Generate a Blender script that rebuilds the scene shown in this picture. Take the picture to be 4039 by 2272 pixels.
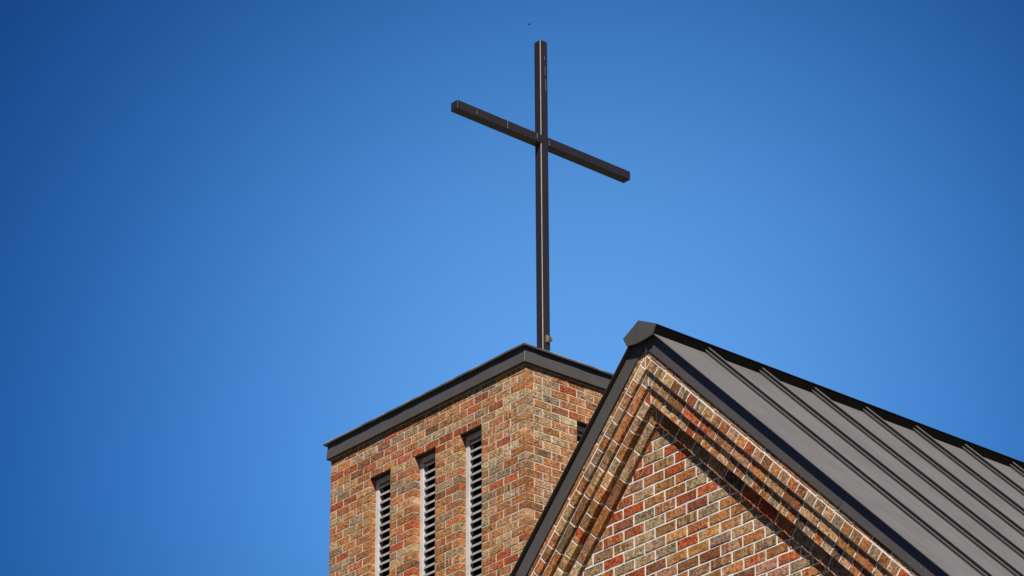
import bpy, math, random
from mathutils import Matrix, Vector

for o in list(bpy.data.objects):
    bpy.data.objects.remove(o)
S = bpy.context.scene
COL = S.collection
rnd = random.Random(11)

# ------------------------------------------------------------------ units
# world: X runs along the nave ridge (away from the street gable), Y along the
# gable wall (towards the tower), Z up, ground at 0.
H = 14.6                    # height of the topmost full brick joint of the tower
L = 0.2032                  # brick pitch
CH = 0.076734               # course height
TW = 14 * L                 # tower width
GX = -4.0576                # gable wall face
GY = -6.1357                # centre line of the gable
GZ = H - 4.5056             # a reference joint of the gable wall
GPY = -6.16985              # a reference perpend of the gable wall

# ------------------------------------------------------------------ camera
cam = bpy.data.cameras.new('camera')
cam.sensor_width = 36.0
cam.lens = 13873.9 / 4039 * 36.0
cam.clip_start = 0.5
cam.clip_end = 6000
co = bpy.data.objects.new('camera', cam)
COL.objects.link(co)


def cam_axes(yaw, pit, rol):
    f = Vector((math.cos(pit) * math.cos(yaw), math.cos(pit) * math.sin(yaw), math.sin(pit)))
    r = Vector((math.sin(yaw), -math.cos(yaw), 0))
    u = r.cross(f)
    return (r * math.cos(rol) + u * math.sin(rol), -r * math.sin(rol) + u * math.cos(rol), f)


R_, U_, F_ = cam_axes(0.8705709, 0.4518708, -0.0049366)
CPOS = Vector((-18.44599993, -21.71673278, H - 13.00140347))
co.matrix_world = Matrix(((R_.x, U_.x, -F_.x, CPOS.x), (R_.y, U_.y, -F_.y, CPOS.y),
                          (R_.z, U_.z, -F_.z, CPOS.z), (0, 0, 0, 1)))
S.camera = co

# ------------------------------------------------------------------ sky + sun
SUN = Vector((-1.0, -1.22, 1.68)).normalized()
W = bpy.data.worlds.new('World')
S.world = W
W.use_nodes = True
nt = W.node_tree
bg = nt.nodes['Background']
sky = nt.nodes.new('ShaderNodeTexSky')
sky.sky_type = 'NISHITA'
sky.sun_disc = False
sky.sun_elevation = math.asin(SUN.z)
sky.sun_rotation = math.atan2(SUN.x, SUN.y)
sky.altitude = 300
sky.air_density = 1.0
sky.dust_density = 0.2
sky.ozone_density = 3.0


def vmath(op, a, b):
    x = nt.nodes.new('ShaderNodeVectorMath')
    x.operation = op
    for k, v in enumerate((a, b)):
        if isinstance(v, tuple):
            x.inputs[k].default_value = v
        else:
            nt.links.new(v, x.inputs[k])
    return x


def smath(op, a, b=None):
    x = nt.nodes.new('ShaderNodeMath')
    x.operation = op
    for k, v in enumerate((a, b)):
        if v is None:
            continue
        if isinstance(v, (int, float)):
            x.inputs[k].default_value = v
        else:
            nt.links.new(v, x.inputs[k])
    return x.outputs[0]


# sky tinted deep blue and clamped to cut fill light; the dome is darkened
# away from an added bright patch, imitating lens vignetting (towards indigo as it darkens)
c1_ = vmath('MULTIPLY', sky.outputs[0], (0.846, 1.475, 1.840)).outputs[0]
c2_ = vmath('MINIMUM', c1_, (1.2, 3.6, 7.6)).outputs[0]
tcw = nt.nodes.new('ShaderNodeTexCoord')
VIGNETTE_DIR = Vector((0.6035, 0.6812, 0.4145)).normalized()
dp = vmath('DOT_PRODUCT', tcw.outputs['Generated'], tuple(VIGNETTE_DIR)).outputs['Value']
g_ = smath('EXPONENT', smath('MULTIPLY', smath('SUBTRACT', 1.0, dp), -2.0 / 0.132 ** 2))
g_ = smath('ADD', smath('MULTIPLY', g_, 0.88), 0.12)
cmb = nt.nodes.new('ShaderNodeCombineXYZ')
for k, e_ in enumerate((1.55, 1.0, 0.645)):
    nt.links.new(smath('POWER', g_, e_), cmb.inputs[k])
c3_ = vmath('MULTIPLY', c2_, cmb.outputs[0]).outputs[0]
nt.links.new(c3_, bg.inputs[0])
bg.inputs[1].default_value = 0.1
sun = bpy.data.lights.new('sun', 'SUN')
sun.energy = 5.0
sun.angle = math.radians(0.5)
sun.color = (1.0, 0.94, 0.84)
so = bpy.data.objects.new('sun', sun)
so.rotation_euler = SUN.to_track_quat('Z', 'Y').to_euler()
so.location = (0, 0, 40)
COL.objects.link(so)
S.view_settings.view_transform = 'Standard'
S.view_settings.look = 'None'
S.view_settings.exposure = 0.22
S.view_settings.gamma = 1.0


# ------------------------------------------------------------------ materials
class NT:
    def __init__(s, name):
        s.m = bpy.data.materials.new(name)
        s.m.use_nodes = True
        s.t = s.m.node_tree
        s.b = s.t.nodes['Principled BSDF']

    def n(s, typ, **kw):
        x = s.t.nodes.new('ShaderNode' + typ)
        for k, v in kw.items():
            if k in x.inputs:
                x.inputs[k].default_value = v
            else:
                setattr(x, k, v)
        return x

    def l(s, a, b):
        s.t.links.new(a, b)

    def math(s, op, a, b=None, clamp=False):
        x = s.t.nodes.new('ShaderNodeMath')
        x.operation = op
        x.use_clamp = clamp
        for i, v in enumerate((a, b)):
            if v is None:
                continue
            if isinstance(v, (int, float)):
                x.inputs[i].default_value = v
            else:
                s.l(v, x.inputs[i])
        return x.outputs[0]

    def mix(s, fac, a, b, typ='MIX'):
        x = s.t.nodes.new('ShaderNodeMix')
        x.data_type = 'RGBA'
        x.blend_type = typ
        for sock, v in ((x.inputs[0], fac), (x.inputs[6], a), (x.inputs[7], b)):
            if isinstance(v, (int, float)):
                sock.default_value = v
            elif isinstance(v, tuple):
                sock.default_value = v if len(v) == 4 else (*v, 1)
            else:
                s.l(v, sock)
        return x.outputs[2]

    def ramp(s, fac, stops):
        x = s.t.nodes.new('ShaderNodeValToRGB')
        e = x.color_ramp.elements
        while len(e) < len(stops):
            e.new(0.5)
        for i, (p, c) in enumerate(stops):
            e[i].position = p
            e[i].color = c if len(c) == 4 else (*c, 1)
        s.l(fac, x.inputs[0])
        return x.outputs[0]


def mat_brick():
    k = NT('flashed_brick')
    at = k.n('Attribute', attribute_name='tint').outputs['Color']
    sp = k.n('Attribute', attribute_name='trait')
    sx = k.n('SeparateColor')
    k.l(sp.outputs['Color'], sx.inputs[0])
    ident, band_amt, dark_amt = sx.outputs
    uv = k.n('UVMap', uv_map='UVMap').outputs[0]
    off = k.n('CombineXYZ')
    k.l(k.math('MULTIPLY', ident, 91.0), off.inputs[2])
    k.l(k.math('MULTIPLY', ident, 37.0), off.inputs[0])
    vec = k.n('VectorMath', operation='ADD')
    k.l(uv, vec.inputs[0])
    k.l(off.outputs[0], vec.inputs[1])
    P = vec.outputs[0]
    # flash bands: stripes across the brick length
    mp = k.n('Mapping')
    mp.inputs['Scale'].default_value = (30, 3.0, 1)
    k.l(P, mp.inputs[0])
    nb = k.n('TexNoise', Scale=1.0, Detail=1.0, Roughness=0.5)
    k.l(mp.outputs[0], nb.inputs['Vector'])
    band = k.ramp(nb.outputs[0], [(0.47, (0, 0, 0)), (0.56, (1, 1, 1))])
    bandf = k.math('MULTIPLY', band, band_amt)
    pale = k.mix(k.math('GREATER_THAN', ident, 0.45), (0.24, 0.135, 0.065), (0.60, 0.41, 0.22))
    c1 = k.mix(bandf, at, k.mix(0.85, at, pale))
    # cloudy tone inside a brick
    n2 = k.n('TexNoise', Scale=44.0, Detail=4.0, Roughness=0.7)
    k.l(P, n2.inputs['Vector'])
    t2 = k.ramp(n2.outputs[0], [(0.33, (0.48, 0.45, 0.42)), (0.50, (0.97, 0.96, 0.95)), (0.67, (1.50, 1.52, 1.54))])
    c2 = k.mix(1.0, c1, t2, 'MULTIPLY')
    # dark fissures of the wire-cut face
    mp3 = k.n('Mapping')
    mp3.inputs['Scale'].default_value = (52, 92, 1)
    k.l(P, mp3.inputs[0])
    n3 = k.n('TexNoise', Scale=1.0, Detail=5.0, Roughness=0.7, Distortion=1.2)
    k.l(mp3.outputs[0], n3.inputs['Vector'])
    fis = k.ramp(n3.outputs[0], [(0.39, (1, 1, 1)), (0.48, (0, 0, 0))])
    n4 = k.n('TexNoise', Scale=13.0, Detail=1.0)
    k.l(P, n4.inputs['Vector'])
    patch = k.ramp(n4.outputs[0], [(0.36, (0.15, 0.15, 0.15)), (0.54, (1, 1, 1))])
    fm = k.math('MULTIPLY', k.math('MULTIPLY', fis, patch), dark_amt, True)
    c3 = k.mix(fm, c2, (0.045, 0.030, 0.019))
    # mortar smears on some faces
    n5 = k.n('TexNoise', Scale=9.0, Detail=5.0, Roughness=0.7)
    k.l(P, n5.inputs['Vector'])
    sm = k.ramp(n5.outputs[0], [(0.70, (0, 0, 0)), (0.78, (0.35, 0.35, 0.35))])
    c4 = k.mix(sm, c3, (0.56, 0.48, 0.39))
    k.l(c4, k.b.inputs['Base Color'])
    k.b.inputs['Roughness'].default_value = 0.9
    k.b.inputs['Specular IOR Level'].default_value = 0.06
    hgt = k.math('SUBTRACT', k.math('MULTIPLY', n2.outputs[0], 1.0), k.math('MULTIPLY', fm, 0.8))
    bp = k.n('Bump', Strength=1.0, Distance=0.008)
    k.l(hgt, bp.inputs['Height'])
    k.l(bp.outputs[0], k.b.inputs['Normal'])
    return k.m


def mat_mortar(name, base):
    k = NT(name)
    tc = k.n('TexCoord').outputs['Object']
    a = k.n('TexNoise', Scale=7.0, Detail=5.0, Roughness=0.65)
    k.l(tc, a.inputs['Vector'])
    b = k.n('TexNoise', Scale=160.0, Detail=2.0)
    k.l(tc, b.inputs['Vector'])
    c = k.mix(1.0, base, k.ramp(a.outputs[0], [(0.3, (0.72, 0.71, 0.69)), (0.65, (1.06, 1.06, 1.06))]), 'MULTIPLY')
    k.l(c, k.b.inputs['Base Color'])
    k.b.inputs['Roughness'].default_value = 0.95
    k.b.inputs['Specular IOR Level'].default_value = 0.1
    bp = k.n('Bump', Strength=0.6, Distance=0.002)
    k.l(b.outputs[0], bp.inputs['Height'])
    k.l(bp.outputs[0], k.b.inputs['Normal'])
    return k.m


def mat_metal(name, base, rough, spec=0.5, wave=0.0, speck=0.0):
    k = NT(name)
    tc = k.n('TexCoord').outputs['Object']
    a = k.n('TexNoise', Scale=3.0, Detail=6.0, Roughness=0.6)
    k.l(tc, a.inputs['Vector'])
    c = k.mix(1.0, base, k.ramp(a.outputs[0], [(0.3, (0.90, 0.90, 0.90)), (0.7, (1.08, 1.08, 1.08))]), 'MULTIPLY')
    if speck:
        v = k.n('TexNoise', Scale=55.0, Detail=1.0)
        k.l(tc, v.inputs['Vector'])
        c = k.mix(k.ramp(v.outputs[0], [(0.775, (0, 0, 0)), (0.80, (speck,) * 3)]), c, (0.55, 0.55, 0.52))
    k.l(c, k.b.inputs['Base Color'])
    r = k.math('ADD', k.math('MULTIPLY', a.outputs[0], 0.12), rough - 0.06)
    k.l(r, k.b.inputs['Roughness'])
    k.b.inputs['Specular IOR Level'].default_value = spec
    if wave:
        w = k.n('TexNoise', Scale=1.6, Detail=1.0)
        k.l(tc, w.inputs['Vector'])
        bp = k.n('Bump', Strength=wave, Distance=0.02)
        k.l(w.outputs[0], bp.inputs['Height'])
        k.l(bp.outputs[0], k.b.inputs['Normal'])
    return k.m


def mat_roof(name, base, rough):
    k = NT(name)
    tc = k.n('TexCoord').outputs['Object']
    mp = k.n('Mapping')
    mp.inputs['Scale'].default_value = (14, 0.5, 0.5)
    k.l(tc, mp.inputs[0])
    a = k.n('TexNoise', Scale=1.0, Detail=6.0, Roughness=0.7)
    k.l(mp.outputs[0], a.inputs['Vector'])
    b = k.n('TexNoise', Scale=1.3, Detail=5.0, Roughness=0.6)
    k.l(tc, b.inputs['Vector'])
    c = k.mix(1.0, base, k.ramp(a.outputs[0], [(0.32, (0.90, 0.90, 0.91)), (0.68, (1.06, 1.06, 1.05))]), 'MULTIPLY')
    c = k.mix(1.0, c, k.ramp(b.outputs[0], [(0.3, (0.93, 0.925, 0.92)), (0.7, (1.07, 1.07, 1.07))]), 'MULTIPLY')
    v = k.n('TexNoise', Scale=60.0, Detail=1.0)
    k.l(tc, v.inputs['Vector'])
    c = k.mix(k.ramp(v.outputs[0], [(0.775, (0, 0, 0)), (0.80, (.35, .35, .35))]), c, (0.5, 0.5, 0.47))
    k.l(c, k.b.inputs['Base Color'])
    k.l(k.math('ADD', k.math('MULTIPLY', b.outputs[0], 0.22), rough - 0.11), k.b.inputs['Roughness'])
    # oil canning of the flat pans
    w = k.n('TexNoise', Scale=2.2, Detail=1.0)
    k.l(tc, w.inputs['Vector'])
    bp = k.n('Bump', Strength=0.45, Distance=0.02)
    k.l(w.outputs[0], bp.inputs['Height'])
    k.l(bp.outputs[0], k.b.inputs['Normal'])
    return k.m


def mat_painted(name, base, chip):
    k = NT(name)
    tc = k.n('TexCoord').outputs['Object']
    a = k.n('TexNoise', Scale=22.0, Detail=6.0, Roughness=0.7)
    k.l(tc, a.inputs['Vector'])
    c = k.mix(k.ramp(a.outputs[0], [(0.54, (0, 0, 0)), (0.66, (0.8, 0.8, 0.8))]), base, chip)
    b = k.n('TexNoise', Scale=4.0, Detail=3.0)
    k.l(tc, b.inputs['Vector'])
    c = k.mix(1.0, c, k.ramp(b.outputs[0], [(0.3, (0.8, 0.8, 0.8)), (0.7, (1.1, 1.08, 1.05))]), 'MULTIPLY')
    k.l(c, k.b.inputs['Base Color'])
    k.b.inputs['Roughness'].default_value = 0.6
    bp = k.n('Bump', Strength=0.4, Distance=0.002)
    k.l(a.outputs[0], bp.inputs['Height'])
    k.l(bp.outputs[0], k.b.inputs['Normal'])
    return k.m


def mat_plain(name, base, rough=0.7, spec=0.3, metal=0.0):
    k = NT(name)
    tc = k.n('TexCoord').outputs['Object']
    a = k.n('TexNoise', Scale=14.0, Detail=5.0)
    k.l(tc, a.inputs['Vector'])
    c = k.mix(1.0, base, k.ramp(a.outputs[0], [(0.3, (0.8, 0.8, 0.8)), (0.7, (1.15, 1.15, 1.15))]), 'MULTIPLY')
    k.l(c, k.b.inputs['Base Color'])
    k.b.inputs['Roughness'].default_value = rough
    k.b.inputs['Specular IOR Level'].default_value = spec
    k.b.inputs['Metallic'].default_value = metal
    return k.m


def mat_ground():
    k = NT('dry_lawn')
    tc = k.n('TexCoord').outputs['Object']
    a = k.n('TexNoise', Scale=0.15, Detail=8.0, Roughness=0.65)
    k.l(tc, a.inputs['Vector'])
    b = k.n('TexNoise', Scale=9.0, Detail=6.0, Roughness=0.7)
    k.l(tc, b.inputs['Vector'])
    c = k.ramp(a.outputs[0], [(0.3, (0.05, 0.07, 0.02)), (0.55, (0.085, 0.08, 0.03)), (0.75, (0.13, 0.10, 0.05))])
    c = k.mix(1.0, c, k.ramp(b.outputs[0], [(0.3, (0.6, 0.6, 0.6)), (0.7, (1.3, 1.3, 1.3))]), 'MULTIPLY')
    k.l(c, k.b.inputs['Base Color'])
    k.b.inputs['Roughness'].default_value = 0.95
    return k.m


M_BRICK = mat_brick()
M_MORTAR_T = mat_mortar('tower_mortar', (0.63, 0.58, 0.51))
M_MORTAR_G = mat_mortar('white_mortar', (0.88, 0.85, 0.79))
M_BRONZE = mat_metal('bronze_flashing', (0.093, 0.085, 0.077), 0.42, 0.45, 0.12, 0.5)
M_ROOF = mat_roof('bronze_roof_sheet', (0.168, 0.161, 0.152), 0.45)
M_CROSS = mat_metal('dark_painted_steel', (0.029, 0.024, 0.025), 0.36, 0.5, 0.06, 0.0)
M_LOUVER = mat_painted('weathered_grey_paint', (0.64, 0.62, 0.62), (0.40, 0.44, 0.48))
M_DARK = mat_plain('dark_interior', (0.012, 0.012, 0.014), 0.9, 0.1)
M_SLOT_SHADE = mat_plain('slot_shade', (0.022, 0.021, 0.022), 0.8, 0.1)
M_FLANGE_SHADE = mat_plain('flange_shade', (0.014, 0.012, 0.011), 0.95, 0.05)
M_STEEL = mat_plain('rusty_lintel_steel', (0.05, 0.032, 0.022), 0.7, 0.3)
M_WHITE = mat_plain('white_drip', (0.24, 0.23, 0.22), 0.8, 0.2)
M_PALE_EDGE = mat_plain('pale_edge', (0.42, 0.37, 0.31), 0.6, 0.3)
M_ROOF_GLARE = mat_plain('pale_roof_glare', (0.62, 0.61, 0.59), 0.8, 0.2)
M_GALV = mat_plain('worn_galvanised_steel', (0.36, 0.29, 0.21), 0.4, 0.5, 0.6)
M_BIRD = mat_plain('dark_plumage', (0.03, 0.027, 0.03), 0.8, 0.2)
M_GROUND = mat_ground()
M_PAVE = mat_plain('asphalt_paving', (0.07, 0.066, 0.06), 0.9, 0.2)


# ------------------------------------------------------------------ mesh tools
class MB:
    """collects faces, links them as ONE mesh object"""

    def __init__(s):
        s.v, s.f, s.mi, s.uv, s.tint, s.trait = [], [], [], [], [], []

    def add(s, verts, faces, mi=0, uvs=None, tint=(1, 1, 1), trait=(0, 0, 0)):
        n = len(s.v)
        s.v += [tuple(p) for p in verts]
        for i, f in enumerate(faces):
            s.f.append(tuple(a + n for a in f))
            s.mi.append(mi)
            s.uv.append([uvs[a] for a in f] if uvs else [(0, 0)] * len(f))
            s.tint.append(tint)
            s.trait.append(trait)

    def box(s, a, b, mi=0):
        (x0, y0, z0), (x1, y1, z1) = a, b
        v = [(x, y, z) for x in (x0, x1) for y in (y0, y1) for z in (z0, z1)]
        s.add(v, [(0, 1, 3, 2), (4, 6, 7, 5), (0, 4, 5, 1), (2, 3, 7, 6), (0, 2, 6, 4), (1, 5, 7, 3)], mi)

    def prism(s, poly, d0, d1, fn, mi=0, caps=True):
        """poly: 2D outline, fn(a, b, d) -> world; d runs along the extrusion"""
        n = len(poly)
        v = [fn(a, b, d0) for a, b in poly] + [fn(a, b, d1) for a, b in poly]
        f = [(i, (i + 1) % n, n + (i + 1) % n, n + i) for i in range(n)]
        if caps:
            f += [tuple(range(n))[::-1], tuple(range(n, 2 * n))]
        s.add(v, f, mi)

    def build(s, name, mats, parent=None, bevel=0.0, seg=2, smooth=False, origin=None):
        me = bpy.data.meshes.new(name)
        o_ = Vector((0, 0, 0))
        p = parent
        while p is not None:
            o_ = o_ + p.location
            p = p.parent
        loc = Vector((0, 0, 0))
        if parent is None and origin is not None:
            loc = Vector(origin)
            o_ = loc
        me.from_pydata([tuple(Vector(q) - o_) for q in s.v], [], s.f)
        for m in (mats if isinstance(mats, (list, tuple)) else [mats]):
            me.materials.append(m)
        me.polygons.foreach_set('material_index', s.mi)
        uvl = me.uv_layers.new(name='UVMap')
        flat = [c for f in s.uv for p_ in f for c in p_]
        uvl.data.foreach_set('uv', flat)
        for nm, src in (('tint', s.tint), ('trait', s.trait)):
            if any(t != src[0] for t in src):
                at = me.attributes.new(nm, 'FLOAT_COLOR', 'CORNER')
                buf = []
                for t, f in zip(src, s.f):
                    buf += [t[0], t[1], t[2], 1.0] * len(f)
                at.data.foreach_set('color', buf)
        if smooth:
            me.polygons.foreach_set('use_smooth', [True] * len(me.polygons))
        me.update()
        import bmesh
        bm = bmesh.new()
        bm.from_mesh(me)
        if name not in ('brick_wall', 'gable_wall', 'corbel_band'):
            bmesh.ops.recalc_face_normals(bm, faces=bm.faces)
        bm.to_mesh(me)
        bm.free()
        ob = bpy.data.objects.new(name, me)
        ob.location = loc
        COL.objects.link(ob)
        if parent is not None:
            ob.parent = parent
        if bevel:
            b = ob.modifiers.new('bevel', 'BEVEL')
            b.width = bevel
            b.segments = seg
            b.limit_method = 'ANGLE'
            b.angle_limit = math.radians(40)
            b.harden_normals = False
        return ob


def thing(name, label, cat, loc, group=None):
    o = bpy.data.objects.new(name, None)
    o.location = loc
    o.empty_display_size = 0.3
    COL.objects.link(o)
    o['label'] = label
    o['category'] = cat
    if group:
        o['group'] = group
    return o


# ------------------------------------------------------------------ bricks
PAL = {
    'O': (0.535, 0.212, 0.078),   # warm orange brown
    'A': (0.560, 0.255, 0.082),   # amber
    'T': (0.580, 0.340, 0.165),   # tan
    'Y': (0.730, 0.530, 0.310),   # cream
    'G': (0.415, 0.282, 0.168),   # grey olive
    'R': (0.520, 0.122, 0.044),   # red orange
    'B': (0.350, 0.150, 0.063),   # brown
    'D': (0.180, 0.110, 0.070),   # dark
    'P': (0.480, 0.260, 0.150),   # pinkish brown
    'M': (0.370, 0.125, 0.062),   # maroon
}
KEYS = 'OATYGRBDPM'
W_T = (36, 14, 18, 5, 11, 7, 8, 1, 8, 3)
W_G = (28, 6, 14, 2, 17, 6, 11, 1, 14, 4)


def pick(weights, letter=None):
    k = letter if letter else rnd.choices(KEYS, weights)[0]
    c = PAL[k]
    j = rnd.uniform(0.78, 1.16)
    tint = tuple(max(0.01, x * j * rnd.uniform(0.94, 1.06)) for x in c)
    band = rnd.random() ** 1.2 * (0.6 if k in 'R' else 1.0)
    dark = rnd.uniform(0.45, 1.0) if weights is W_G else rnd.uniform(0.45, 1.0)
    return tint, (rnd.random(), band, dark)


def clip(poly, a, b, c):
    """keep a*x + b*y <= c"""
    out = []
    n = len(poly)
    for i in range(n):
        p, q = poly[i], poly[(i + 1) % n]
        dp, dq = a * p[0] + b * p[1] - c, a * q[0] + b * q[1] - c
        if dp <= 0:
            out.append(p)
        if (dp < 0 < dq) or (dq < 0 < dp):
            t = dp / (dp - dq)
            out.append((p[0] + t * (q[0] - p[0]), p[1] + t * (q[1] - p[1])))
    return out


def area(poly):
    return 0.5 * sum(poly[i][0] * poly[(i + 1) % len(poly)][1] - poly[(i + 1) % len(poly)][0] * poly[i][1]
                     for i in range(len(poly)))


def brick(mb, poly, fn, depth, front, tint, trait, fine=True, ang=0.0, soft=1.0):
    """poly in the wall's own (a, b) metres, CCW seen from outside; fn(a, b, out)"""
    if len(poly) < 3 or abs(area(poly)) < 2e-4:
        return
    if (area(poly) < 0) != (fn in MIRROR):
        poly = poly[::-1]
    n = len(poly)
    cx = sum(p[0] for p in poly) / n
    cy = sum(p[1] for p in poly) / n
    ca, sa = math.cos(ang), math.sin(ang)
    uvf = lambda p: ((p[0] - cx) * ca + (p[1] - cy) * sa, -(p[0] - cx) * sa + (p[1] - cy) * ca)
    if not fine:
        v = [fn(a, b, front) for a, b in poly] + [fn(a, b, front - depth) for a, b in poly]
        uv = [uvf(p) for p in poly] * 2
        f = [tuple(range(n))] + [(i, n + i, n + (i + 1) % n, (i + 1) % n) for i in range(n)]
        mb.add(v, f, 0, uv, tint, trait)
        return
    # split long edges so that the arris can wander a little
    pts = []
    for i in range(n):
        p, q = poly[i], poly[(i + 1) % n]
        d = math.hypot(q[0] - p[0], q[1] - p[1])
        m = 3 if d > 0.12 else (2 if d > 0.05 else 1)
        for s in range(m):
            t = s / m
            pts.append((p[0] + t * (q[0] - p[0]), p[1] + t * (q[1] - p[1])))
    n = len(pts)
    tx, ty = rnd.uniform(-.006, .006), rnd.uniform(-.012, .012)
    outer, inner, d_in = [], [], []
    for (a, b) in pts:
        ja, jb = rnd.uniform(-.0013, .0013), rnd.uniform(-.0013, .0013)
        outer.append((a + ja, b + jb))
        r = math.hypot(a - cx, b - cy) + 1e-6
        k = rnd.uniform(.002, .0042) * soft
        inner.append((a + ja - (a - cx) / r * k * 1.2, b + jb - (b - cy) / r * k * 1.2))
        d_in.append(front + (a - cx) * tx + (b - cy) * ty + rnd.uniform(-.0008, .0008))
    bev = [rnd.uniform(.0015, .0042) * soft for _ in pts]
    v = [fn(a, b, d) for (a, b), d in zip(inner, d_in)]
    v += [fn(a, b, d - e) for (a, b), d, e in zip(outer, d_in, bev)]
    v += [fn(a, b, front - depth) for a, b in outer]
    uv = [uvf(p) for p in inner] + [uvf(p) for p in outer] + [(uvf(q_)[0] + .3 * depth, uvf(q_)[1] - depth) for q_ in outer]
    f = [tuple(range(n))]
    for i in range(n):
        j = (i + 1) % n
        f.append((i, n + i, n + j, j))
        f.append((n + i, 2 * n + i, 2 * n + j, n + j))
    mb.add(v, f, 0, uv, tint, trait)


MIRROR = []                 # wall frames whose a axis runs to the viewer's left


def rect(a0, a1, b0, b1):
    return [(a0, b0), (a1, b0), (a1, b1), (a0, b1)]


# ================================================================== BELL TOWER
tower = thing('bell_tower', 'square brick bell tower with grey louvred slots and dark metal roof edge', 'tower', (TW / 2, TW / 2, 0))
J = 0.0102 / 2              # half a joint
REC = 0.0032                # how far the mortar sits behind the brick
OPEN = [(3 * L, 4.5 * L), (6.25 * L, 7.75 * L), (9.5 * L, 11 * L)]
OP_TOP, OP_BOT = 4, 46      # courses
# outward faces: (a runs along the wall, out is outward)
faceL = lambda a, b, d: (-d, a, H + b)          # street face, normal -X, a = +Y
faceR = lambda a, b, d: (a, -d, H + b)          # nave side, normal -Y, a = +X
faceB = lambda a, b, d: (TW + d, TW - a, H + b)  # back
faceF = lambda a, b, d: (TW - a, TW + d, H + b)  # far side


MIRROR += [faceL, faceB]


mb = MB()
n_rows = int(H / CH)
MAP_L = {}
MAP_R = {}
# firing tones read off the wall, from the near corner leftwards / rightwards
for _k, _r in zip(range(-1, 24), ('OOGGOOOOORGOOB', 'OTGMOOOOGGBGGAT', 'OOOROOBOOOMMRR', 'TYRGTGGGOOORBAO', 'TTTORRRRROOOTG',
                                  'GOOTOROTOBGO', 'OOOOOOOARR', 'TTOOTOOGAOOO', 'OROTTGOAOT', 'OYTTOROOAGOO', 'OTYGGOGATO',
                                  'GOGARBOAOAOT', 'TGGGOOOOAG', 'ORRTOOROOORO', 'OBGAGOTOGG', 'OYOTOOOROROO', 'OOTGATGAGO',
                                  'BOOGOROTOOOO', 'TTAOOOOGOO', 'OTOOGAROOGOO', 'OTAOBOGROO', 'RTAGOORGOAOO', 'TRROOAOGOO',
                                  'ORRORTOOOGOO', 'OOOTOOROOO')):
    MAP_L[_k] = _r
for _k, _r in zip(range(-1, 20), ('OTO', 'OGRPO', 'OYOO', 'TGOO', 'OOORO', 'BGYO', 'OTOO', 'OOOO', 'TYTO', 'OTOO', 'YBO', 'BOO', 'POO',
                                  'AO', 'YTO', 'OG', 'OTO', 'RO', 'GO', 'R', 'T')):
    MAP_R[_k] = _r
tower_tint = {}


def tower_wall(fn, which, mirror):
    """courses of one face; corner bricks at a=0 and a=TW alternate header/stretcher"""
    for k in range(-2, n_rows):
        z1, z0 = -k * CH - J, -(k + 1) * CH + J
        if k >= n_rows - 1:
            z0 = -H
        fine = k < 34 and which in 'LR'
        first = (k % 2 == 0) == (which in 'LB')     # header first on L for even courses
        cuts = []
        a = 0.0
        spans = []
        a = L / 2 if first else L
        # corner brick at a=0 belongs to both faces
        spans.append((0.0, a))
        while a < TW - 1.2 * L + 1e-6:
            spans.append((a, a + L))
            a += L
        spans.append((a, TW))
        out = []
        for (p, q) in spans:
            pieces = [(p, q)]
            if which in 'LR' and OP_TOP <= k < OP_BOT:
                for (o0, o1) in OPEN:
                    nxt = []
                    for (s, e) in pieces:
                        if e <= o0 or s >= o1:
                            nxt.append((s, e))
                        else:
                            if o0 - s > 0.03:
                                nxt.append((s, o0))
                            if e - o1 > 0.03:
                                nxt.append((o1, e))
                    pieces = nxt
            out += pieces
        # merge slivers at the jambs with their neighbour
        res = []
        for s, e in out:
            if res and abs(res[-1][1] - s) < 1e-6 and ((e - s) < 0.06 or (res[-1][1] - res[-1][0]) < 0.06):
                res[-1] = (res[-1][0], e)
            else:
                res.append((s, e))
        row = (MAP_L if which == 'L' else MAP_R if which == 'R' else {}).get(k)
        for i, (s, e) in enumerate(res):
            corner0, corner1 = s < 1e-6, e > TW - 1e-6
            js = 0 if corner0 or any(abs(s - o[1]) < 1e-6 for o in OPEN) and OP_TOP <= k < OP_BOT and which in 'LR' else J
            je = 0 if corner1 or any(abs(e - o[0]) < 1e-6 for o in OPEN) and OP_TOP <= k < OP_BOT and which in 'LR' else J
            letter = row[i] if row and i < len(row) and row[i] != '.' else None
            if corner0 and which == 'R' and ('c', k) in tower_tint:
                tint, trait = tower_tint[('c', k)]
            else:
                tint, trait = pick(W_T, letter)
            if corner0 and which == 'L':
                tower_tint[('c', k)] = (tint, trait)
            s_, e_ = s + js, e - je
            # keep the two leaves of a corner from interpenetrating: the R/F leaf stops short
            if which in 'RF':
                if corner0:
                    s_ = 0.0015
                if corner1:
                    e_ = TW - 0.0015
            poly = rect(s_, e_, z0, z1)
            f2 = rnd.uniform(-.0012, .0012)
            dep = 0.094
            if which in 'RF' and (corner0 or corner1):
                dep = 0.02
            brick(mb, poly, fn, dep, f2, tint, trait, fine)


tower_wall(faceL, 'L', False)
tower_wall(faceR, 'R', False)
tower_wall(faceB, 'B', False)
tower_wall(faceF, 'F', False)
TB = H + 0.16


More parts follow.
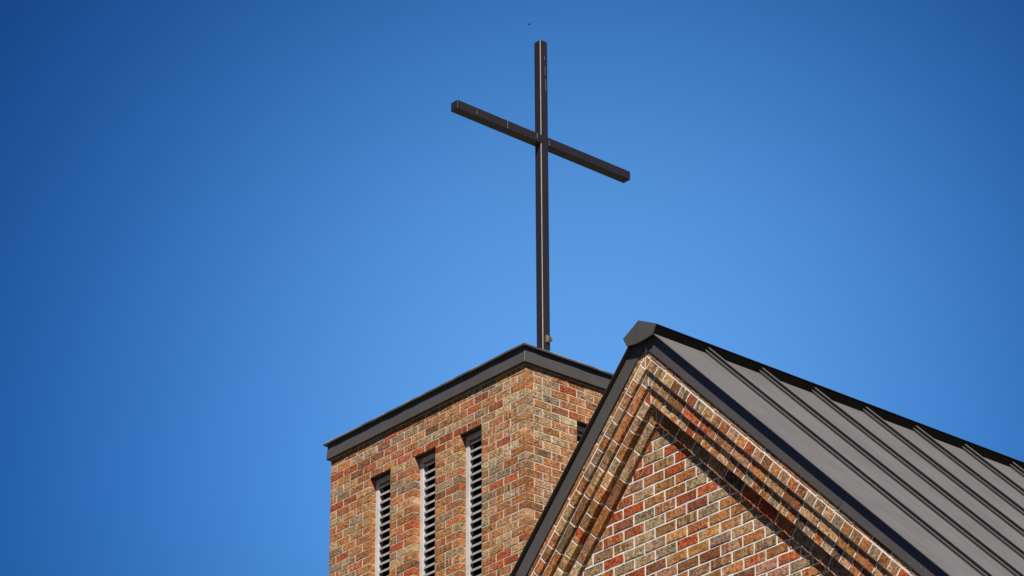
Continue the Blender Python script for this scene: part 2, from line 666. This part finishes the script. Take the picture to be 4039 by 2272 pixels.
def wall_leaf(mbx, fn, openings, mi, e=REC):
    """mortar backing slab, split round the openings"""
    t0, t1 = -0.098, -REC
    zt, zb = 0.16, -H
    ot, ob = -OP_TOP * CH, -OP_BOT * CH
    segs = [(e, TW - e, ot + J, zt), (e, TW - e, zb, ob - J)]
    a = e
    for o0, o1 in openings:
        segs.append((a, o0 - REC, ob - J, ot + J))
        a = o1 + REC
    segs.append((a, TW - e, ob - J, ot + J))
    for a0, a1, b0, b1 in segs:
        v = [fn(x, y, t0 if d else t1) for x in (a0, a1) for y in (b0, b1) for d in (0, 1)]
        mbx.add(v, [(0, 1, 3, 2), (4, 6, 7, 5), (0, 4, 5, 1), (2, 3, 7, 6), (0, 2, 6, 4), (1, 5, 7, 3)], mi)


wall_leaf(mb, faceL, OPEN, 1)
wall_leaf(mb, faceR, OPEN, 1, .0985)
wall_leaf(mb, faceB, [], 1)
wall_leaf(mb, faceF, [], 1, .0985)
# steel lintels over the slots
for fn in (faceL, faceR):
    for o0, o1 in OPEN:
        zl = -OP_TOP * CH
        mb.prism(rect(o0 - .07, o1 + .07, zl - .004, zl + .004), -0.09, -0.004, fn, 2)
mb.build('brick_wall', [M_BRICK, M_MORTAR_T, M_STEEL], tower)

# dark core so that nothing shows through the louvres
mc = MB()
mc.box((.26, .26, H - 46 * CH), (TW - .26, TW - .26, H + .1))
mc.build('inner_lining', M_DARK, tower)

# louvres
for fn, side in ((faceL, 'street'), (faceR, 'nave')):
    for (o0, o1) in OPEN:
        zt, zb = -OP_TOP * CH - .004, -OP_BOT * CH
        fr = MB()
        w = 0.05
        d0, d1 = -0.125, -0.068
        for a0, a1, b0, b1 in ((o0, o0 + w, zb, zt), (o1 - w, o1, zb, zt), (o0 + w, o1 - w, zt - .045, zt), (o0 + w, o1 - w, zb, zb + .05)):
            fr.prism(rect(a0, a1, b0, b1), d0, d1, fn)
        lou = fr.build('louver', M_LOUVER, tower, bevel=0.003)
        sl = MB()
        z = zt - .055 - .02
        while z > zb + .12:
            # nose, then a blade rising inwards
            prof = [(-.0780, z - .019), (-.074, z), (-.078, z + .0015), (-.0815, z), (-.0815, z - .019)]
            dz = rnd.uniform(-.0015, .0015)
            a0, a1 = o0 + w - .002, o1 - w + .002
            n = len(prof)
            v = [fn(a0, b + dz, d) for d, b in prof] + [fn(a1, b + dz, d) for d, b in prof]
            f = [(i, (i + 1) % n, n + (i + 1) % n, n + i) for i in range(n)] + [tuple(range(n)), tuple(range(n, 2 * n))]
            sl.add(v, f)
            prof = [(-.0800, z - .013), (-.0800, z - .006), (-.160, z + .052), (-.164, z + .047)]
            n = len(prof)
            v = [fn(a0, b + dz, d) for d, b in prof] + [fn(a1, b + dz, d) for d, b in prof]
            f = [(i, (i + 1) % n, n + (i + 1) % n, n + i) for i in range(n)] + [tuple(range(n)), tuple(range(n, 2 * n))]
            sl.add(v, f, 1)  # blade bodies near black: shade inside the slot put into the colour
            z -= 0.0768
        sl.build('slats', [M_LOUVER, M_SLOT_SHADE], lou)
        sc = MB()
        sc.prism(rect(o0 + w - .006, o1 - w + .006, zb, zt), -.1835, -.1805, fn)
        sc.build('shade_sheet', M_DARK, lou)  # dark sheet added so the gaps between slats read as deep shade
        jb = MB()
        for a0, a1 in ((o0 + .0, o0 + w - .004), (o1 - w + .004, o1)):
            jb.prism(rect(a0, a1, zb, zt), -0.20, -0.1255, fn)
        jb.build('inner_jamb', M_SLOT_SHADE, lou)  # jamb returns carry the same painted-in shade

# fascia, drip edge and roof of the tower
FB, FT, FL = H + .083, H + .236, H + .256


def ring(mbx, e_bot, e_top, z0, z1, thick, mi=0):
    """four mitred boards round the tower"""
    def corners(e):
        return [(-e, -e), (TW + e, -e), (TW + e, TW + e), (-e, TW + e)]
    ob, ot = corners(e_bot), corners(e_top)
    ib, it = corners(e_bot - thick), corners(e_top - thick)
    n = 4
    v = [(*p, z0) for p in ob] + [(*p, z1) for p in ot] + [(*p, z0) for p in ib] + [(*p, z1) for p in it]
    f = []
    for i in range(4):
        j = (i + 1) % 4
        f += [(i, j, 4 + j, 4 + i), (8 + j, 8 + i, 12 + i, 12 + j), (4 + i, 4 + j, 12 + j, 12 + i), (j, i, 8 + i, 8 + j)]
    mbx.add(v, f, mi)


m = MB()
ring(m, .034, .024, FB, FT, .020)
fas = m.build('fascia', M_BRONZE, tower, bevel=.004, seg=3)
m = MB()
ring(m, .0065, .0065, FB + .002, FB + .010, .006)


def wavy_ring(mbx, e, z0, z1, e_in, amp, step=.11, mi=0, lift=0.0):
    pts = []
    def side(p, q):
        d = math.hypot(q[0] - p[0], q[1] - p[1])
        k = int(d / step)
        nx, ny = (q[1] - p[1]) / d, -(q[0] - p[0]) / d
        for s in range(k):
            t = s / k
            w = rnd.uniform(-amp, amp) if s else 0
            wz = rnd.uniform(-amp, amp) * .6 if s else 0
            pts.append((p[0] + t * (q[0] - p[0]) + nx * w, p[1] + t * (q[1] - p[1]) + ny * w, wz))
    c = [(-e, -e), (TW + e, -e), (TW + e, TW + e), (-e, TW + e)]
    for i in range(4):
        side(c[i], c[(i + 1) % 4])
    n = len(pts)
    cx = cy = TW / 2
    sc = (TW / 2 + e_in) / (TW / 2 + e)
    inn = [((x - cx) * sc + cx, (y - cy) * sc + cy) for x, y, _ in pts]
    v = [(x, y, z0 + wz) for x, y, wz in pts] + [(x, y, z1 + wz) for x, y, wz in pts]
    v += [(x, y, z0 + .004) for x, y in inn] + [(x, y, z1 + lift) for x, y in inn]
    f = []
    for i in range(n):
        j = (i + 1) % n
        f += [(i, j, n + j, n + i), (n + i, n + j, 3 * n + j, 3 * n + i), (j, i, 2 * n + i, 2 * n + j), (2 * n + j, 2 * n + i, 3 * n + i, 3 * n + j)]
    mbx.add(v, f, mi)


m = MB()
wavy_ring(m, .055, FT - .004, FT + .014, .006, .0035)
m.build('drip_edge', M_BRONZE, fas)
m = MB()
wavy_ring(m, .051, FT + .014, FT + .0178, -.2, .0035, lift=.02)
m.box((.15, .15, FT + .01), (TW - .15, TW - .15, FT + .036))
m.build('roof', M_ROOF_GLARE, tower)  # pale rim stands in for the glare line along the roof edge

# ================================================================== CROSS
PX0, PX1, PY0, PY1 = 1.396, 1.491, 1.376, 1.472
cross = thing('steel_cross', 'tall dark steel cross standing on top of the brick tower', 'cross', ((PX0 + PX1) / 2, (PY0 + PY1) / 2, FT + .03))
ce = .0048                   # the arris nearest the street is chamfered and pale
m = MB()
oct_ = [(PX0 + ce, PY0), (PX1 - .006, PY0), (PX1, PY0 + .006), (PX1, PY1 - .006), (PX1 - .006, PY1), (PX0 + .006, PY1), (PX0, PY1 - .006), (PX0, PY0 + ce)]
n = len(oct_)
z0, z1 = FT + .03, H + 4.527
v = [(x, y, z0) for x, y in oct_] + [(x, y, z1 - .004) for x, y in oct_]
v += [((x - 1.4435) * .93 + 1.4435, (y - 1.424) * .93 + 1.424, z1) for x, y in oct_]
f = [(i, (i + 1) % n, n + (i + 1) % n, n + i) for i in range(n - 1)] + [(n + i, n + (i + 1) % n, 2 * n + (i + 1) % n, 2 * n + i) for i in range(n)] + [tuple(range(2 * n, 3 * n))]
m.add(v, f, 0)
m.add([v[n - 1], v[0], v[n], v[2 * n - 1]], [(0, 1, 2, 3)], 1)
post = m.build('post', [M_CROSS, M_PALE_EDGE], cross)
m = MB()
bz0, bz1, by0, by1 = 3.375, 3.470, PY0 - .0025, PY1 + .0025
v = []
for x, dz in ((.334, 0.0), (2.568, -.038)):
    v += [(x, by0, H + bz0 + dz), (x, by1, H + bz0 + dz), (x, by1, H + bz1 + dz), (x, by0, H + bz1 + dz)]
m.add(v, [(0, 1, 2, 3), (4, 7, 6, 5), (0, 4, 5, 1), (1, 5, 6, 2), (2, 6, 7, 3), (3, 7, 4, 0)])
beam = m.build('crossbeam', M_CROSS, cross, bevel=.006, seg=4, smooth=True)
beam.modifiers['bevel'].harden_normals = True


# paint chips and droppings
def chip_y(mbx, x, y, z, w, h_):       # on a face looking to -Y
    n = 7
    l = [(x - w * rnd.uniform(.3, .7), z - h_ * i / (n - 1)) for i in range(n)]
    r = [(x + w * rnd.uniform(.3, .7), z - h_ * i / (n - 1)) for i in range(n)][::-1]
    p = l + r
    k = len(p)
    v = [(a, y - .0012, b) for a, b in p] + [(a, y + .001, b) for a, b in p]
    mbx.add(v, [tuple(range(k)), tuple(range(k, 2 * k))[::-1]] + [(i, (i + 1) % k, k + (i + 1) % k, k + i) for i in range(k)])


for x, z, w, hh in ((1.452, 4.36, .003, .05), (1.457, 4.24, .0025, .10), (1.463, 4.10, .0035, .13)):
    m = MB()
    chip_y(m, x, PY0, H + z, w, hh)
    m.build('paint_streak', M_WHITE, post)
for x, z, w, hh in ((.58, 3.438, .004, .05), (.885, 3.466, .014, .012), (.965, 3.453, .005, .08), (1.345, 3.45, .004, .06), (1.30, 3.462, .008, .010), (1.50, 3.42, .004, .06)):
    m = MB()
    chip_y(m, x, by0, H + z, w, hh)
    m.build('paint_streak', M_WHITE, beam)
# clamp near the foot of the post
m = MB()
zc, xc, yc_ = H + 1.245, 1.462, PY0
m.box((1.432, yc_ - .016, zc - .036), (1.446, yc_ + .001, zc + .040))
m.box((1.441, yc_ - .024, zc - .030), (1.450, yc_ + .001, zc + .034))
n = 18
for r0, r1, y0, y1, xx in ((.029, .017, -.026, .002, 1.469), (.012, .004, -.034, -.024, 1.469)):
    v = []
    for rr, yy in ((r0, y0), (r0, y1), (r1, y1), (r1, y0)):
        v += [(xx + rr * math.cos(t * 2 * math.pi / n), yc_ + yy, zc + rr * math.sin(t * 2 * math.pi / n)) for t in range(n)]
    f = [(a * n + i, a * n + (i + 1) % n, ((a + 1) % 4) * n + (i + 1) % n, ((a + 1) % 4) * n + i) for a in range(4) for i in range(n)]
    m.add(v, f)
m.build('clamp', M_GALV, cross, bevel=.002)

# ================================================================== NAVE
nave = thing('brick_church', 'brick church hall with stepped brick gable and dark standing seam metal roof', 'church', (GX, GY, 0))
CR = 1.482                 # roof plane: (z - GZ) + |q| = CR
HALF = 5.2                 # half width at the eaves
LEN = 22.0                 # length of the nave
C0 = 0.790                 # inner edge of the corbelled border
SL, SR = 1.0195, 0.9863    # the two rakes are not quite the same pitch
# layer: c_low, c_high, projection, pitch, phase
LAY = [(.790, .919, .026, .2085, .03), (.919, 1.041, .068, .1045, .02), (1.041, 1.156, .089, .2085, .02),
       (1.156, 1.268, .108, .1045, .0), (1.268, 1.381, .107, .2085, .06)]
# gable coordinates: q to the right (= -Y), b = z - GZ, d = outward (-X)
gab = lambda q, b, d: (GX - d, GY - q, GZ + b)
pitch_fix = lambda q: q * (1 - SR) if q > 0 else -q * (1 - SL)
rake = lambda q, b, d: (GX - d, GY - q, GZ + b + pitch_fix(q) + (d - .12) * 0.0095)   # for everything that follows the slope
MAP_G = {}
for _k, _i, _r in ((-9, -2, 'RG'), (-8, -2, 'RPR'), (-7, -2, 'RBR'), (-6, -2, 'PBRG'), (-5, -3, 'RTAOG'), (-4, -3, 'RROOG'),
                   (-3, -4, 'BMGMRR'), (-2, -4, 'BRRGOMG'), (-1, -4, 'PTGBBGO'), (0, -4, 'GRGGAOOO'), (1, -4, 'RGGGRAOP'),
                   (2, -2, 'RMAAGTP'), (3, -1, 'PBMMOG'), (4, 1, 'PBBGO'), (5, 2, 'OROP'), (6, 3, 'MPR'), (7, 4, 'PG')):
    MAP_G[_k] = (_i, _r)
mb = MB()
QOFF = GY - GPY            # position of the reference perpend in q
EAVE_B = CR - HALF         # b at the eaves
JG = 0.0125 / 2
rows_down = int(GZ / CH)
for k in range(-10, rows_down + 1):
    b1, b0 = -k * CH - JG, -(k + 1) * CH + JG
    if GZ + b0 < 0:
        b0 = -GZ
    lim = min(HALF - .25, max(0.0, C0 - b0 + .02))
    if lim <= 0.0:
        continue
    ph = QOFF + (0 if k % 2 == 0 else L / 2)
    i0 = math.floor((-lim - ph) / L)
    i1 = math.ceil((lim - ph) / L)
    row = MAP_G.get(k)
    fine = k < 26
    for i in range(i0, i1):
        a0, a1 = ph + i * L + JG, ph + (i + 1) * L - JG
        poly = rect(a0, a1, b0, b1)
        lm_ = C0 - .011
        poly = clip(poly, SR, 1, lm_)
        poly = clip(poly, -SL, 1, lm_) if poly else poly
        poly = clip(poly, 1, 0, HALF - .25) if poly else poly
        poly = clip(poly, -1, 0, HALF - .25) if poly else poly
        letter = None
        if row and 0 <= i - row[0] < len(row[1]) and row[1][i - row[0]] != '.':
            letter = row[1][i - row[0]]
        tint, trait = pick(W_G, letter)
        if poly:
            # q runs to the viewer's right, outward is -X: outline is CCW already
            brick(mb, poly, gab, .08, rnd.uniform(-.0015, .0015), tint, trait, fine)
back = [(0, CR - .10), (-HALF + .25, CR - .10 - HALF + .25), (-HALF + .25, -GZ), (HALF - .25, -GZ), (HALF - .25, CR - .10 - HALF + .25)]
mb.prism(back, -.30, -.0038, gab, 1)
# other three walls of the nave (plain coursed brick further back)
for sgn in (-1, 1):
    y = GY + sgn * (HALF - .25)
    for k in range(int((GZ + EAVE_B) / CH)):
        z0, z1 = k * CH + J, (k + 1) * CH - J
        for i in range(-1, int(LEN / L)):
            x0 = GX + .09 + (i + (k % 2) * .5) * L + J
            if x0 < GX + .085 or x0 + L > GX + LEN:
                continue
            if sgn > 0 and i > 40:
                continue
            tint, trait = pick(W_T)
            fnw = (lambda a, b, d, y=y, s=sgn: (a, y + s * d, b))
            brick(mb, rect(x0, x0 + L - 2 * J, z0, z1), fnw, .05, 0, tint, trait, False)
    mb.box((GX + .29, y - .25 if sgn > 0 else y + .004, 0), (GX + LEN, y - .004 if sgn > 0 else y + .25, GZ + EAVE_B + .1), 1)
mb.box((GX + LEN - .3, GY - HALF + .51, 0), (GX + LEN, GY + HALF - .51, GZ + EAVE_B), 1)
wall = mb.build('gable_wall', [M_BRICK, M_MORTAR_G], nave)

# corbelled border, one band per rake
R2 = math.sqrt(0.5)
MAP_C = {}
for sgn in (-1, 1):
    cb = MB()
    for li, (c0, c1, e, pitch, ph) in enumerate(LAY):
        # along the rake: t from the apex downwards; across: s = (c - c0)/sqrt2
        tmax = (HALF - .25) / R2
        i = -1
        nb = int(tmax / pitch) + 2
        row = MAP_C.get((sgn, li))
        for i in range(-1, nb):
            t0 = ph + i * pitch + .006
            t1 = t0 + pitch - .0115 + rnd.uniform(-.001, .001)
            dep = .085
            cl = c0 + .0005
            chh = c1 - .0165
            # corner points: on line z + |q| = c at distance t along the slope measured from q = 0
            pts = []
            for (t, c) in ((t0, cl), (t1, cl), (t1, chh), (t0, chh)):
                off = (c - c0) / 2       # moving perpendicular shifts q by +off
                q = t * R2 + off
                pts.append((sgn * q, c - q))
            poly = clip(pts, -sgn, 0, -.0055)
            if poly:
                poly = clip(poly, 0, -1, -(EAVE_B + .1))
            letter = row[i + 1] if row and i + 1 < len(row) and row[i + 1] != '.' else None
            tint, trait = pick(W_G, letter)
            if poly:
                fine = t0 < 3.4
                brick(cb, poly, rake, dep, e + rnd.uniform(-.0012, .0012), tint, trait, fine, ang=-sgn * math.pi / 4, soft=.55)
        # mortar bed behind the layer
        qe = HALF - .25
        z_ = [(sgn * .0003, c0 + .004), (sgn * .0003, c1 - .0005), (sgn * qe, c1 - .0005 - qe), (sgn * qe, c0 + .004 - qe)]
        cb.prism(z_, -.004 + .0001 * li, e - .0034, rake, 1)
    cb.build('corbel_band', [M_BRICK, M_MORTAR_G], wall)

# rake fascia boards with their drip edge
for sgn in (-1, 1):
    fb = MB()
    cuts = [(0.0, 1.756), (1.760, HALF + .05)] if sgn > 0 else [(0.0, HALF + .05)]
    for si, (q0, q1) in enumerate(cuts):
        prof = [(.1100, 1.322), (.117, 1.314), (.117, CR - .006), (.060, CR - .006), (.060, 1.330)]
        if si == 1:
            prof = [(d + .0012 if d > .07 else d, c) for d, c in prof]
        n = len(prof)

        def at(q, c, d):
            if q > 0.01:
                q = q + (c - 1.40) / 2          # joints are cut square to the rake
            return rake(sgn * q, c - q, d)
        v = [at(q0, c, d) for d, c in prof] + [at(q1, c, d) for d, c in prof]
        f = [(i, (i + 1) % n, n + (i + 1) % n, n + i) for i in range(n)] + [tuple(range(n)), tuple(range(n, 2 * n))]
        fb.add(v, f)
    fo = fb.build('rake_fascia', M_BRONZE, nave)
    de = MB()
    prof = [(.050, CR - .0052), (.146, CR - .0052), (.148, CR - .009), (.149, CR - .0035), (.147, CR - .0008), (.050, CR - .0008)]
    n = len(prof)
    q1 = HALF + .12
    v = [rake(0.0, c, d) for d, c in prof] + [rake(sgn * q1, c - q1, d) for d, c in prof]
    de.add(v, [(i, (i + 1) % n, n + (i + 1) % n, n + i) for i in range(n)] + [tuple(range(n)), tuple(range(n, 2 * n))])
    de.build('drip_edge', M_BRONZE, fo)

# roof sheet with standing seams
rf = MB()
d_front = .1455
for sgn in (-1, 1):
    q1 = HALF + .12
    prof = [(0.0, CR), (q1, CR - q1), (q1, CR - q1 - .0005), (0.0, CR - .0005)]
    v = [rake(sgn * q, b, d_front) for q, b in prof] + [rake(sgn * q, b, -LEN) for q, b in prof]
    rf.add(v, [(0, 1, 2, 3), (7, 6, 5, 4), (0, 4, 5, 1), (1, 5, 6, 2), (2, 6, 7, 3)])
    # boarding below the sheet, behind the fascia
    v = [rake(sgn * q, b - .012, .055) for q, b in ((0.0, CR), (q1 - .02, CR - q1 + .02), (q1 - .02, CR - q1 - .06), (0.0, CR - .08))]
    v += [rake(sgn * q, b - .012, -LEN + .05) for q, b in ((0.0, CR), (q1 - .02, CR - q1 + .02), (q1 - .02, CR - q1 - .06), (0.0, CR - .08))]
    rf.add(v, [(0, 1, 2, 3), (7, 6, 5, 4), (0, 4, 5, 1), (1, 5, 6, 2), (2, 6, 7, 3)])
    # seams: a low folded leg and a higher one, both with overhanging heads
    PROF = [
        [(-.0025, 0), (-.0025, .0190), (-.0125, .0180), (-.0125, .0196), (-.0030, .0206), (-.0030, .0190), (.0005, .0190), (.0005, 0)],
        [(.0170, 0), (.0170, .0385), (.0065, .0378), (.0065, .0394), (.0205, .0406), (.0205, .0385), (.0200, .0385), (.0200, 0)],
    ]
    x = .318
    while x < LEN - .1:
        for pr in PROF:
            n = len(pr)
            qa, qb = .105, q1 - .01
            v = []
            for q in (qa, qb):
                for (dx, hh) in pr:
                    # height is measured square to the roof
                    v.append(rake(sgn * (q + hh * R2), CR - q + hh * R2, -(x + dx)))
            rf.add(v, [(i, (i + 1) % n, n + (i + 1) % n, n + i) for i in range(n)] + [tuple(range(n)), tuple(range(n, 2 * n))])
        x += .4940
roof = rf.build('roof', M_ROOF, nave)
# ridge cap with its closed end
rc = MB()
top = [(0, 1.502), (.164, 1.422), (.1625, 1.4195), (0, 1.4975), (-.1625, 1.4235), (-.164, 1.426)]
n = len(top)
capx = lambda q, b, d: (GX - d, GY - q, GZ + b - .009 + (d - .12) * 0.0095)
v = [capx(q, b, .156) for q, b in top] + [capx(q, b, -LEN - .02) for q, b in top]
rc.add(v, [(i, (i + 1) % n, n + (i + 1) % n, n + i) for i in range(n)])
end = [(0, 1.502), (.164, 1.422), (.128, 1.356), (.060, 1.347), (0, 1.342), (-.060, 1.347), (-.128, 1.359), (-.164, 1.426)]
n = len(end)
v = [capx(q, b, .164 - .04 * abs(q)) for q, b in end] + [capx(q, b, .150) for q, b in end]
rc.add(v, [(0, 1, 2, 3, 4), (0, 4, 5, 6, 7)] + [(i, (i + 1) % n, n + (i + 1) % n, n + i) for i in range(n)] + [tuple(range(n, 2 * n))[::-1]])
cap = rc.build('ridge_cap', M_BRONZE, roof)
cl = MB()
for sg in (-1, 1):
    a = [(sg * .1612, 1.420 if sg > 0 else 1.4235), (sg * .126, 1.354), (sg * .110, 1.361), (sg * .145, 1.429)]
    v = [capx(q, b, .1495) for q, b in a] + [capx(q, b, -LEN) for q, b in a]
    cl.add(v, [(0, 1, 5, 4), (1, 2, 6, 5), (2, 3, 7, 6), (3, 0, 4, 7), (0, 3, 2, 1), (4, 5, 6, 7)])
cl.build('shaded_flange', M_FLANGE_SHADE, cap)  # cap flange in near black: its shade is painted into the colour

# ================================================================== BIRD
BD = Vector((0.56109035, 0.65768825, 0.50261694))
bpos = CPOS + BD * 240
bird = thing('bird', 'tiny dark bird flying high in the blue sky above the cross', 'bird', bpos)
m = MB()
fwd = Vector((-.8, .55, .1)).normalized()
upv = Vector((0, 0, 1))
sd = fwd.cross(upv).normalized()
upv = sd.cross(fwd)
rings = [(-.085, .004), (-.06, .014), (-.03, .021), (.0, .024), (.03, .021), (.05, .014), (.062, .015), (.075, .011), (.088, .002)]
n = 10
v = []
for s, r in rings:
    for t in range(n):
        a = 2 * math.pi * t / n
        v.append(bpos + fwd * s + sd * (r * math.cos(a)) + upv * (r * math.sin(a)))
f = [(i * n + t, i * n + (t + 1) % n, (i + 1) * n + (t + 1) % n, (i + 1) * n + t) for i in range(len(rings) - 1) for t in range(n)]
f += [tuple(range(n)), tuple(range((len(rings) - 1) * n, len(rings) * n))]
m.add(v, f)
m.build('body', M_BIRD, bird, smooth=True)
for sg in (-1, 1):
    m = MB()
    pts = [(.035, .015, 0), (.040, .06, .020), (.015, .13, .030), (-.035, .15, .024), (-.02, .09, .018), (-.03, .015, 0)]
    v = [bpos + fwd * a + sd * (sg * b) + upv * (c + .004) for a, b, c in pts] + [bpos + fwd * a + sd * (sg * b) + upv * (c - .002) for a, b, c in pts]
    k = len(pts)
    m.add(v, [tuple(range(k)), tuple(range(k, 2 * k))[::-1]] + [(i, (i + 1) % k, k + (i + 1) % k, k + i) for i in range(k)])
    m.build('wing', M_BIRD, bird)
m = MB()
pts = [(-.07, -.008), (-.07, .008), (-.125, .022), (-.115, 0), (-.125, -.022)]
v = [bpos + fwd * a + sd * b + upv * .002 for a, b in pts] + [bpos + fwd * a + sd * b - upv * .002 for a, b in pts]
m.add(v, [tuple(range(5)), tuple(range(5, 10))[::-1]] + [(i, (i + 1) % 5, 5 + (i + 1) % 5, 5 + i) for i in range(5)])
m.build('tail', M_BIRD, bird)

# ================================================================== GROUND
m = MB()
N = 24
R = 3000.0
rings_ = [6, 14, 30, 70, 200, 800, R]
v = [(0, 0, 0)]
for r in rings_:
    v += [(r * math.cos(2 * math.pi * t / N), r * math.sin(2 * math.pi * t / N), 0) for t in range(N)]
f = [(0, 1 + t, 1 + (t + 1) % N) for t in range(N)]
for i in range(len(rings_) - 1):
    f += [(1 + i * N + t, 1 + (i + 1) * N + t, 1 + (i + 1) * N + (t + 1) % N, 1 + i * N + (t + 1) % N) for t in range(N)]
m.add(v, f)
g = m.build('ground', M_GROUND)
g['kind'] = 'structure'
m = MB()
m.box((GX - 8.0, GY - 14, .004), (GX - 2.2, GY + 14, .03))
pv = m.build('pavement', M_PAVE)
pv['kind'] = 'structure'
